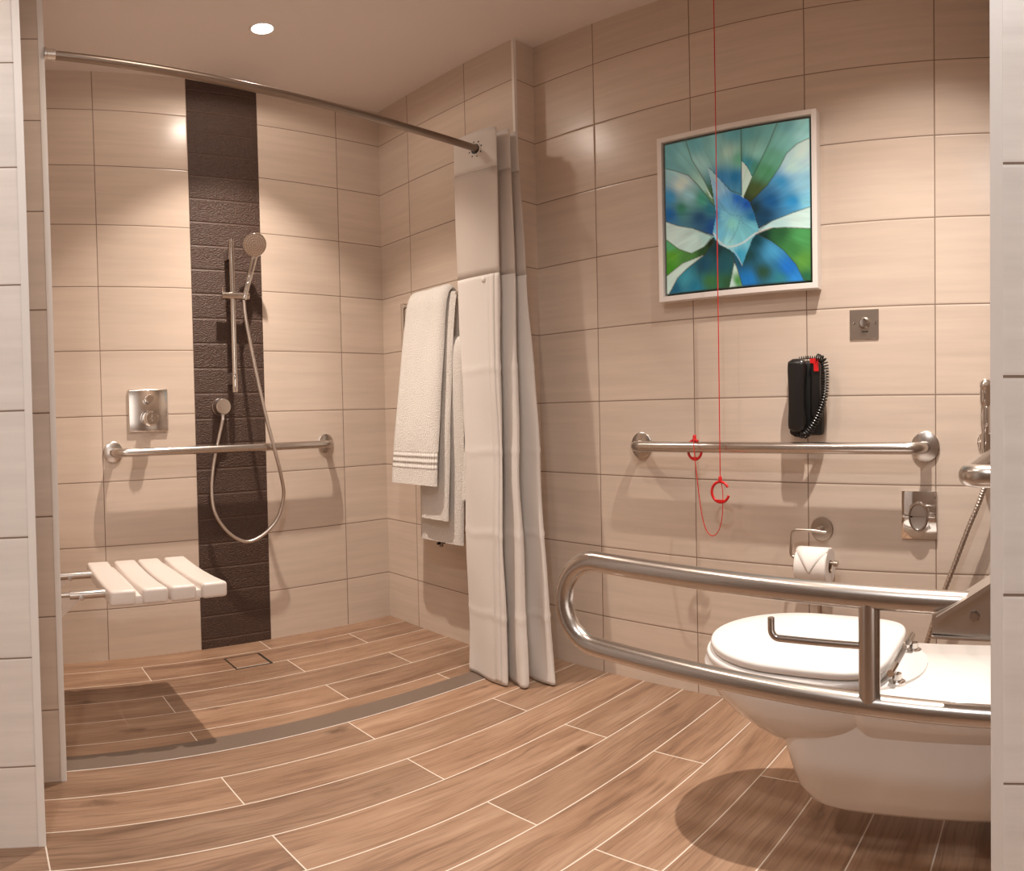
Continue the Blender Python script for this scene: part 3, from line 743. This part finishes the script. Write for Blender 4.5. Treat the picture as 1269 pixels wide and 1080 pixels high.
red = MB().prism([(PX - 0.050, -2.041, 1.066), (PX - 0.050, -2.068, 1.066), (PX - 0.050, -2.068, 1.030), (PX - 0.050, -2.054, 1.030), (PX - 0.050, -2.053, 1.052), (PX - 0.050, -2.041, 1.054)], (0.014, 0, 0)).build('red_clip', M['red'], ph, smooth=False)
red['label'] = 'red clip on the top corner'
def coil(path, r, pitch, wire):
    pts = spline(path, 14); L = 0; out = []
    tot = sum((b - a).length for a, b in zip(pts, pts[1:]))
    turns = tot / pitch; n = int(turns * 9)
    # arc-length table
    acc = [0.0]
    for a, b in zip(pts, pts[1:]): acc.append(acc[-1] + (b - a).length)
    idx = 0
    for i in range(n + 1):
        s = tot * i / n
        while idx < len(acc) - 2 and acc[idx + 1] < s: idx += 1
        f = (s - acc[idx]) / max(1e-9, acc[idx + 1] - acc[idx])
        c = pts[idx].lerp(pts[idx + 1], f); d_ = (pts[idx + 1] - pts[idx]).normalized()
        u_ = (V((1, 0, 0)) - d_ * d_.x).normalized(); w_ = d_.cross(u_); a = 2 * PI * turns * i / n
        out.append(c + (u_ * math.cos(a) + w_ * math.sin(a)) * r)
    return MB().tube(out, wire, 6)
coil([(PX - 0.045, -2.062, 1.070), (PX - 0.05, -2.086, 1.055), (PX - 0.052, -2.090, 1.00), (PX - 0.055, -2.086, 0.955), (PX - 0.06, -2.070, 0.91), (PX - 0.062, -2.050, 0.875), (PX - 0.060, -2.030, 0.854), (PX - 0.058, -2.012, 0.855)], 0.0098, 0.0078, 0.0024).build('coiled_cord', M['black'], ph)
coil([(PX - 0.03, -2.055, 1.069), (PX - 0.03, -2.03, 1.071), (PX - 0.03, -2.000, 1.069)], 0.004, 0.007, 0.0016).build('coiled_cord', M['black'], ph)
coil([(PX - 0.018, -1.970, 0.925), (PX - 0.018, -1.968, 0.89), (PX - 0.022, -1.976, 0.858), (PX - 0.03, -2.000, 0.852)], 0.007, 0.0056, 0.0018).build('coiled_cord', M['black'], ph)

# ------------------------------------------------------------------ flush plate
fp = thing('flush_plate', 'polished chrome flush button plate on the right wall under the grab bar end', 'flush plate', (XR, -2.366, 0.628))
MB().box((XR - 0.010, -2.420, 0.560), (XR, -2.312, 0.696), 0.003, 2).build('plate', M['chrome'], fp)
kb = MB()
rg = []
for (s, dx) in ((1.0, 0.008), (1.0, 0.022), (0.94, 0.027), (0.84, 0.027), (0.80, 0.024)):
    rg.append([(XR - dx, -2.366 + 0.030 * s * math.cos(2 * PI * k_ / 36), 0.626 + 0.042 * s * math.sin(2 * PI * k_ / 36)) for k_ in range(36)])
kb.loft(rg, cap=False).build('bezel', M['chrome'], fp)
for sg in (-1, 1):
    MB().box((XR - 0.020, -2.366 + sg * 0.039 - 0.011, 0.621), (XR - 0.008, -2.366 + sg * 0.039 + 0.011, 0.631), 0.003).build('side_tab', M['chrome'], fp)
for lo_, hi_ in ((0.628, 0.660), (0.592, 0.624)):
    poly = []
    for k_ in range(48):
        a = 2 * PI * k_ / 48; z = 0.626 + 0.0335 * math.sin(a)
        poly.append((XR - 0.008, -2.366 + 0.0238 * math.cos(a), min(hi_, max(lo_, z))))
    MB().prism(poly, (-0.0165, 0, 0)).build('button', M['chrome_soft'], fp, smooth=False)

# ------------------------------------------------------------------ toilet roll holder and roll
tp_ = thing('toilet_roll_holder', 'steel wire toilet roll holder with round wall rose behind the support rail', 'toilet roll holder', (XR, -2.058, 0.578))
MB().lathe([(0, 0), (0.036, 0), (0.036, 0.004), (0.034, 0.006), (0, 0.006)], (XR, -2.060, 0.578), (-1, 0, 0), 32).build('rose', M['steel_plate'], tp_)
MB().lathe([(0.0095, 0.004), (0.0095, 0.046), (0.0085, 0.049), (0, 0.049)], (XR, -2.060, 0.580), (-1, 0, 0), 18).build('post', M['steel_plate'], tp_)
AX = XR - 0.066
MB().tube(bend([(XR - 0.040, -2.085, 0.575), (AX + 0.012, -2.045, 0.582), (AX, -1.985, 0.584), (AX, -1.978, 0.505), (AX, -2.121, 0.492)], 0.014, 5), 0.0046, 12).build('wire', M['steel_plate'], tp_)
MB().tube([(AX, -2.117, 0.4925), (AX, -2.129, 0.4915)], 0.0085, 14).build('end_knob', M['steel_plate'], tp_)
RC = V((AX, 0, 0.482)); RR = 0.055
rl = thing('toilet_roll', 'white toilet paper roll with folded triangular tip on its wire holder', 'toilet roll', (AX, -2.05, 0.482))
rb = MB()
rb.lathe([(0.0195, 0.0), (RR - 0.003, 0.0), (RR, 0.003), (RR, 0.097), (RR - 0.003, 0.100), (0.0195, 0.100), (0.0195, 0.0)], (AX, -2.106, 0.482), (0, 1, 0), 48).build('paper', M['paper'], rl)
MB().lathe([(0.0195, 0.0005), (0.0195, 0.0995), (0.0183, 0.0995), (0.0183, 0.0005), (0.0195, 0.0005)], (AX, -2.106, 0.482), (0, 1, 0), 32).build('core', M['card'], rl)
# the last sheet, folded to a point
mb = MB(); rows = []
for i in range(13):
    a = math.radians(95 + i * 8.0)                        # angle from +x; over the top towards the room
    w_ = 1.0 if i < 3 else max(0.02, 1 - (i - 3) / 9.0)
    c = V((AX + math.cos(a) * (RR + 0.0015), 0, 0.482 + math.sin(a) * (RR + 0.0015)))
    rows.append([mb.bm.verts.new((c.x, -2.056 + 0.050 * w_ * s, c.z)) for s in (-1, -0.5, 0, 0.5, 1)])
for a, b in zip(rows, rows[1:]):
    for j in range(4): mb.bm.faces.new((a[j], a[j + 1], b[j + 1], b[j]))
o = mb.build('folded_tip', M['paper'], rl); md = o.modifiers.new('thickness', 'SOLIDIFY'); md.thickness = 0.0016

# ------------------------------------------------------------------ toilet brush (only its handle shows)
tb = thing('toilet_brush', 'thin upright steel rod behind the toilet lid below the toilet roll', 'toilet brush', (0.03, -2.075, 0.0))
MB().tube([(0.045, -2.072, 0.30), (0.045, -2.072, 0.385)], 0.007, 14).build('handle', M['steel_plate'], tb)
MB().lathe([(0.040, 0.0), (0.045, 0.006), (0.045, 0.29), (0.042, 0.30), (0, 0.30)], (0.045, -2.072, 0.0), (0, 0, 1), 28).build('holder', M['steel_plate'], tb)

# ------------------------------------------------------------------ emergency pull cord
pc = thing('pull_cord', 'red emergency pull cord hanging from the ceiling with two red bangles', 'pull cord', (0.0, -1.765, ZC))
MB().lathe([(0.02, 0), (0.02, 0.008), (0.004, 0.014), (0, 0.014)], (0.0, -1.765, ZC), (0, 0, -1), 20).build('ceiling_rose', M['trim'], pc)
CX = 0.0
MB().tube([(CX, -1.765, ZC - 0.01), (CX, -1.7645, 1.6), (CX, -1.764, 0.728)], 0.0016, 8).build('cord', M['red'], pc)
def bangle(c, r, axis_u, axis_w, a0, a1, name):
    c = V(c); u_, w_ = V(axis_u).normalized(), V(axis_w).normalized()
    pts = arc(c, u_, w_, r, math.radians(a0), math.radians(a1), 30)
    mb = MB().tube(pts, 0.0042, 10)
    # the flat pull bar across the lower part
    ch = [c + (u_ * math.cos(math.radians(q)) + w_ * math.sin(math.radians(q))) * r for q in range(228, 313, 6)]
    n = u_.cross(w_) * 0.004
    mb.prism([p - n for p in ch], n * 2)
    top = c + w_ * (r + 0.002)
    mb.lathe([(0, -0.008), (0.006, -0.006), (0.0062, 0.006), (0.004, 0.010), (0, 0.011)], top + w_ * 0.004, w_, 12)
    return mb.build(name, M['red'], pc)
bangle((CX, -1.764, 0.688), 0.030, (0, -1, 0), (0, 0, 1), 30, 342, 'bangle')
BXc = XR - 0.076
bangle((BXc, -1.655, 0.807), 0.029, V((-0.2, -1.0, 0)), (0, 0, 1), 62, 385, 'bangle')
lp = [(CX, -1.768, 0.716), (CX, -1.772, 0.69), (CX, -1.772, 0.655), (CX + .002, -1.767, 0.61), (CX + .004, -1.755, 0.575), (CX + .006, -1.735, 0.557), (CX + .006, -1.715, 0.565), (CX + .006, -1.698, 0.60), (CX + .004, -1.688, 0.66), (CX + .002, -1.680, 0.73), (CX, -1.674, 0.79), (CX + .006, -1.668, 0.83), (CX + .02, -1.662, 0.842)]
MB().tube(spline(lp, 5), 0.0014, 8).build('cord_loop', M['red'], pc)

# ------------------------------------------------------------------ toilet
TX = -0.478
to = thing('toilet', 'white wall-hung toilet with closed lid and long flat rear shelf', 'toilet', (TX, -2.3, 0.0))
def oval(cx_, yf, yb_, hw, z, n=56, e=2.0, eb=2.4):
    """plan outline: rounded front at yf (towards +y), rounded rear at yb_"""
    out = []; yc = yf - hw * 1.08
    for k_ in range(n):
        a = 2 * PI * k_ / n; c_, s_ = math.cos(a), math.sin(a)
        if s_ >= 0:
            x = math.copysign(abs(c_) ** (2 / e), c_) * hw; y = yc + abs(s_) ** (2 / e) * (yf - yc)
        else:
            x = math.copysign(abs(c_) ** (2 / eb), c_) * hw; y = yc - abs(s_) ** (2 / eb) * (yc - yb_)
        out.append((cx_ + x, y, z))
    return out
def dee(cx_, yf, yb_, hw, z, n=40, r=0.10):
    """front rounded, straight sides back to the wall"""
    out = []
    for k_ in range(n + 1):
        a = PI * k_ / n; c_, s_ = math.cos(a), math.sin(a)
        out.append((cx_ + math.copysign(abs(c_) ** 0.75, c_) * hw, yf - r + abs(s_) ** 0.75 * r, z))
    out.append((cx_ - hw, yb_, z)); out.append((cx_ + hw, yb_, z))
    return out
bw = MB()
bw.loft([oval(TX, yf, yb_, hw, z, e=2.1) for z, yf, yb_, hw in ((0.222, -2.190, -2.30, 0.04), (0.232, -2.155, -2.34, 0.070), (0.252, -2.115, -2.39, 0.104), (0.278, -2.080, -2.42, 0.132), (0.306, -2.044, -2.45, 0.154), (0.335, -2.015, -2.47, 0.171), (0.365, -1.993, -2.48, 0.183), (0.390, -1.984, -2.48, 0.187), (0.402, -1.985, -2.48, 0.1855), (0.407, -1.990, -2.48, 0.180))])
bw.loft([dee(TX, yf, YF, hw, z) for z, yf, hw in ((0.100, -2.29, 0.085), (0.105, -2.255, 0.108), (0.118, -2.228, 0.118), (0.15, -2.205, 0.124), (0.21, -2.188, 0.128), (0.28, -2.17, 0.134), (0.335, -2.19, 0.140))])
# rear shelf
bw.loft([dee(TX, yf, YF, hw, z, r=0.06) for z, yf, hw in ((0.285, -2.345, 0.128), (0.325, -2.335, 0.150), (0.355, -2.33, 0.166), (0.385, -2.33, 0.170), (0.396, -2.335, 0.166), (0.402, -2.345, 0.156))])
bw.build('bowl', M['ceramic'], to, angle=55)
oval0 = oval
def ringslab(yf, yb_, hw, z0_, z1_, b=0.007, dome=0.0):
    oval = lambda c_, f_, b_, h_, z_: oval0(c_, f_, b_, h_, z_, 56, 2.0, 4.8)
    R = [oval(TX, yf - b, yb_ + b, hw - b, z0_), oval(TX, yf - b * .3, yb_ + b * .3, hw - b * .3, z0_ + b * .3), oval(TX, yf, yb_, hw, z0_ + b),
         oval(TX, yf, yb_, hw, z1_ - b), oval(TX, yf - b * .3, yb_ + b * .3, hw - b * .3, z1_ - b * .3), oval(TX, yf - b, yb_ + b, hw - b, z1_)]
    if dome:
        for s in (0.8, 0.5, 0.2): R.append([(TX + (p[0] - TX) * s, -2.2 + (p[1] + 2.2) * s, z1_ + dome * (1 - s * s)) for p in oval(TX, yf - b, yb_ + b, hw - b, z1_)])
    return MB().loft(R)
ringslab(-1.988, -2.412, 0.186, 0.409, 0.428).build('seat', M['seat_plastic'], to, angle=60)
ringslab(-1.998, -2.420, 0.182, 0.430, 0.450, 0.007, 0.002).build('lid', M['seat_plastic'], to, angle=60)
for x in (-0.095, 0.095):
    hg = MB().tube([(TX + x, -2.436, 0.404), (TX + x, -2.436, 0.424)], 0.0095, 14).tube([(TX + x - 0.025, -2.428, 0.432), (TX + x + 0.025, -2.428, 0.432)], 0.0075, 12).build('hinge', M['chrome_soft'], to)
    MB().lathe([(0.017, 0), (0.017, 0.006), (0.012, 0.009), (0, 0.009)], (TX + x, -2.436, 0.402), (0, 0, 1), 20).build('hinge_cap', M['chrome_soft'], hg)

# ------------------------------------------------------------------ fold-down support rail beside the toilet
FX = -0.94; FR = 0.0168
fb = thing('support_rail', 'looped steel fold-down support rail in front of the toilet', 'support rail', (FX, YF, 0.6))
zt = lambda y: 0.6845 + (y + 2.0) * 0.0205
zl = lambda y: 0.5375 + (y + 2.0) * 0.042
cy, cz_, rl_ = -1.998, (zt(-1.998) + zl(-1.998)) / 2, (zt(-1.998) - zl(-1.998)) / 2
path = [V((FX, YF + 0.012, zt(YF)))] + [V((FX, y, zt(y))) for y in (-2.5, -2.3, -2.1)] + arc((FX, cy, cz_), (0, 0, 1), (0, 1, 0), rl_, 0, PI, 18) + [V((FX, y, zl(y))) for y in (-2.1, -2.3, -2.5, YF + 0.006)]
MB().tube(path, FR, 22).build('rail', M['steel'], fb, angle=60)
py_ = -2.472
MB().tube([(FX, py_, zl(py_)), (FX, py_, zt(py_))], 0.0155, 18).build('post', M['steel'], fb)
MB().tube(bend([(FX, py_ + 0.01, 0.605), (FX, -2.322, 0.604), (FX, -2.322, 0.634)], 0.012, 6), 0.0052, 14).build('roll_hook', M['steel'], fb)
br = MB()
for sx_ in (-0.024, 0.021):
    br.prism([(FX + sx_, -2.566, 0.634), (FX + sx_, -2.566, 0.662), (FX + sx_, YF, 0.706), (FX + sx_, YF, 0.630)], (0.003, 0, 0))
br.prism([(FX - 0.024, -2.566, 0.634), (FX - 0.024, -2.566, 0.637), (FX - 0.024, YF, 0.633), (FX - 0.024, YF, 0.630)], (0.048, 0, 0))
br.prism([(FX - 0.033, -2.574, 0.656), (FX - 0.033, -2.572, 0.661), (FX - 0.033, YF, 0.712), (FX - 0.033, YF, 0.705)], (0.059, 0, 0))
br.prism([(FX - 0.032, -2.566, 0.6325), (FX - 0.032, -2.566, 0.6355), (FX - 0.032, YF, 0.6335), (FX - 0.032, YF, 0.6305)], (0.012, 0, 0))
brk = br.build('hinge_bracket', M['steel_rough'], fb, smooth=False)
MB().lathe([(0.0075, 0), (0.0075, 0.004), (0.006, 0.006), (0, 0.006)], (FX - 0.024, -2.624, 0.663), (-1, 0, 0), 6).build('bolt', M['steel'], brk, smooth=False)
MB().box((FX - 0.027, YF, 0.49), (FX + 0.05, YF + 0.004, 0.70), 0.001).build('wall_plate', M['steel'], fb)

# ------------------------------------------------------------------ back rest rail above the toilet
bs = thing('backrest_rail', 'rounded steel rail end above the toilet shelf beside the right opening', 'backrest', (-0.6, YF, 0.83))
MB().tube(bend([(-0.865, YF, 0.832), (-0.865, YF + 0.047, 0.832), (-0.12, YF + 0.050, 0.812), (-0.12, YF, 0.812)], 0.030, 8), 0.0162, 18).build('rail', M['steel'], bs)
flange(MB(), (-0.865, YF, 0.832), (0, 1, 0), 0.03, 0.005).build('flange', M['steel'], bs)
flange(MB(), (-0.12, YF, 0.812), (0, 1, 0), 0.03, 0.005).build('flange', M['steel'], bs)

# ------------------------------------------------------------------ bidet spray
bd = thing('bidet_spray', 'chrome bidet spray in wall holder with metal hose right of flush plate', 'bidet spray', (XR, -2.57, 0.84))
MB().lathe([(0.028, 0), (0.028, 0.005), (0.025, 0.008), (0.014, 0.014), (0.014, 0.03), (0, 0.03)], (XR, -2.568, 0.832), (-1, 0, 0), 22).build('wall_rose', M['chrome'], bd)
MB().tube([(0.066, -2.566, 0.815), (0.066, -2.566, 0.855)], 0.018, 16).build('holder_ring', M['chrome'], bd)
MB().tube(spline([(0.066, -2.566, 0.80), (0.066, -2.566, 0.88), (0.064, -2.567, 0.94), (0.058, -2.568, 0.985), (0.05, -2.568, 1.0)], 5), [0.012] * 5 + [0.0145] * 5 + [0.0175] * 5 + [0.0185, 0.0182, 0.0175, 0.0155, 0.012, 0.007], 16).build('handle', M['chrome'], bd)
MB().box((0.046, -2.578, 0.875), (0.056, -2.566, 0.93), 0.004).build('trigger', M['chrome_soft'], bd)
hp2 = [(0.066, -2.566, 0.80), (0.064, -2.570, 0.74), (0.062, -2.552, 0.68), (0.06, -2.517, 0.60), (0.06, -2.477, 0.50), (0.06, -2.436, 0.397), (0.06, -2.400, 0.29), (0.07, -2.38, 0.22), (0.09, -2.375, 0.2), (XR, -2.375, 0.2)]
pts = spline(hp2, 26)
MB().tube(pts, [0.0082 if i % 3 else 0.0070 for i in range(len(pts))], 10).build('hose', M['hose'], bd, angle=20)

# ------------------------------------------------------------------ light
WARM = (1.0, 0.855, 0.73)
def spot(name, loc, power, col, size, blend, radius, aim=None):
    l = bpy.data.lights.new(name, 'SPOT'); l.energy = power; l.color = col; l.spot_size = math.radians(size); l.spot_blend = blend; l.shadow_soft_size = radius
    o = bpy.data.objects.new(name, l); COL.objects.link(o); o.location = loc
    if aim is not None: o.rotation_euler = (V(aim) - V(loc)).to_track_quat('-Z', 'Y').to_euler()
    return o
NEU = (1.0, 0.89, 0.79)
# the two downlights: a narrow beam, a wider skirt and a little spill each
spot('lamp_shower_beam', (SL[0], SL[1], ZC - 0.02), 112, WARM, 80, 1.0, 0.016)
spot('lamp_shower_skirt', (SL[0], SL[1], ZC - 0.02), 44, WARM, 100, 0.4, 0.02)
spot('lamp_shower_spill', (SL[0], SL[1], ZC - 0.02), 8, WARM, 172, 0.2, 0.04)
spot('lamp_toilet_beam', (-0.47, -2.36, ZC - 0.02), 140, NEU, 84, 1.0, 0.016)
spot('lamp_toilet_skirt', (-0.47, -2.36, ZC - 0.02), 34, NEU, 104, 0.5, 0.02)
spot('lamp_middle', (-1.15, -1.60, ZC - 0.02), 20, WARM, 140, 0.6, 0.03)
spot('lamp_entry', (-2.05, -2.5, ZC - 0.02), 50, (0.96, 0.97, 0.98), 160, 0.5, 0.05)
# added area fill behind the camera, set before the solid rear wall
al = bpy.data.lights.new('fill_entry', 'AREA'); al.shape = 'RECTANGLE'; al.size = 1.7; al.size_y = 2.0; al.energy = 27; al.color = (0.88, 0.97, 1.06)
ao = bpy.data.objects.new('fill_entry', al); COL.objects.link(ao); ao.location = (-2.0, YB + 0.02, 1.1); ao.rotation_euler = (PI / 2, 0, PI)

w = bpy.data.worlds.new('world'); sc.world = w; w.use_nodes = True
w.node_tree.nodes['Background'].inputs[0].default_value = (1, 0.85, 0.7, 1); w.node_tree.nodes['Background'].inputs[1].default_value = 0.3

# ------------------------------------------------------------------ camera: the photograph is a stitched panorama
cam = bpy.data.cameras.new('camera'); cam.type = 'PANO'; cam.panorama_type = 'EQUIRECTANGULAR'
F, ASP, U0, V0 = 825.0882, 1.0836, 634.5, 532.7067
cam.longitude_min = -U0 / F; cam.longitude_max = (1269 - U0) / F
cam.latitude_max = V0 / (F * ASP); cam.latitude_min = -(1080 - V0) / (F * ASP)
cam.clip_start = 0.01
co = bpy.data.objects.new('camera', cam); COL.objects.link(co)
yaw, pitch, roll = (math.radians(k) for k in (45.2671, -1.295, -1.2419))
fx = V((math.sin(yaw), math.cos(yaw), 0)); rt = V((math.cos(yaw), -math.sin(yaw), 0)); up = V((0, 0, 1))
fw = fx * math.cos(pitch) + up * math.sin(pitch); u2 = -fx * math.sin(pitch) + up * math.cos(pitch)
rr = rt * math.cos(roll) + u2 * math.sin(roll); uu = -rt * math.sin(roll) + u2 * math.cos(roll)
R3 = Matrix((rr, uu, -fw)).transposed()
co.matrix_world = Matrix.Translation((-1.8481, -2.7002, 0.927)) @ R3.to_4x4()
sc.camera = co

for o in sc.objects:
    if '_w' in o: del o['_w']
try:
    sc.cycles.diffuse_bounces = 6; sc.cycles.max_bounces = 10; sc.cycles.use_denoising = True
except Exception: pass
vs = sc.view_settings
vs.view_transform = 'Standard'; vs.look = 'None'; vs.gamma = 1.0; vs.use_curve_mapping = False; vs.exposure = 0.07
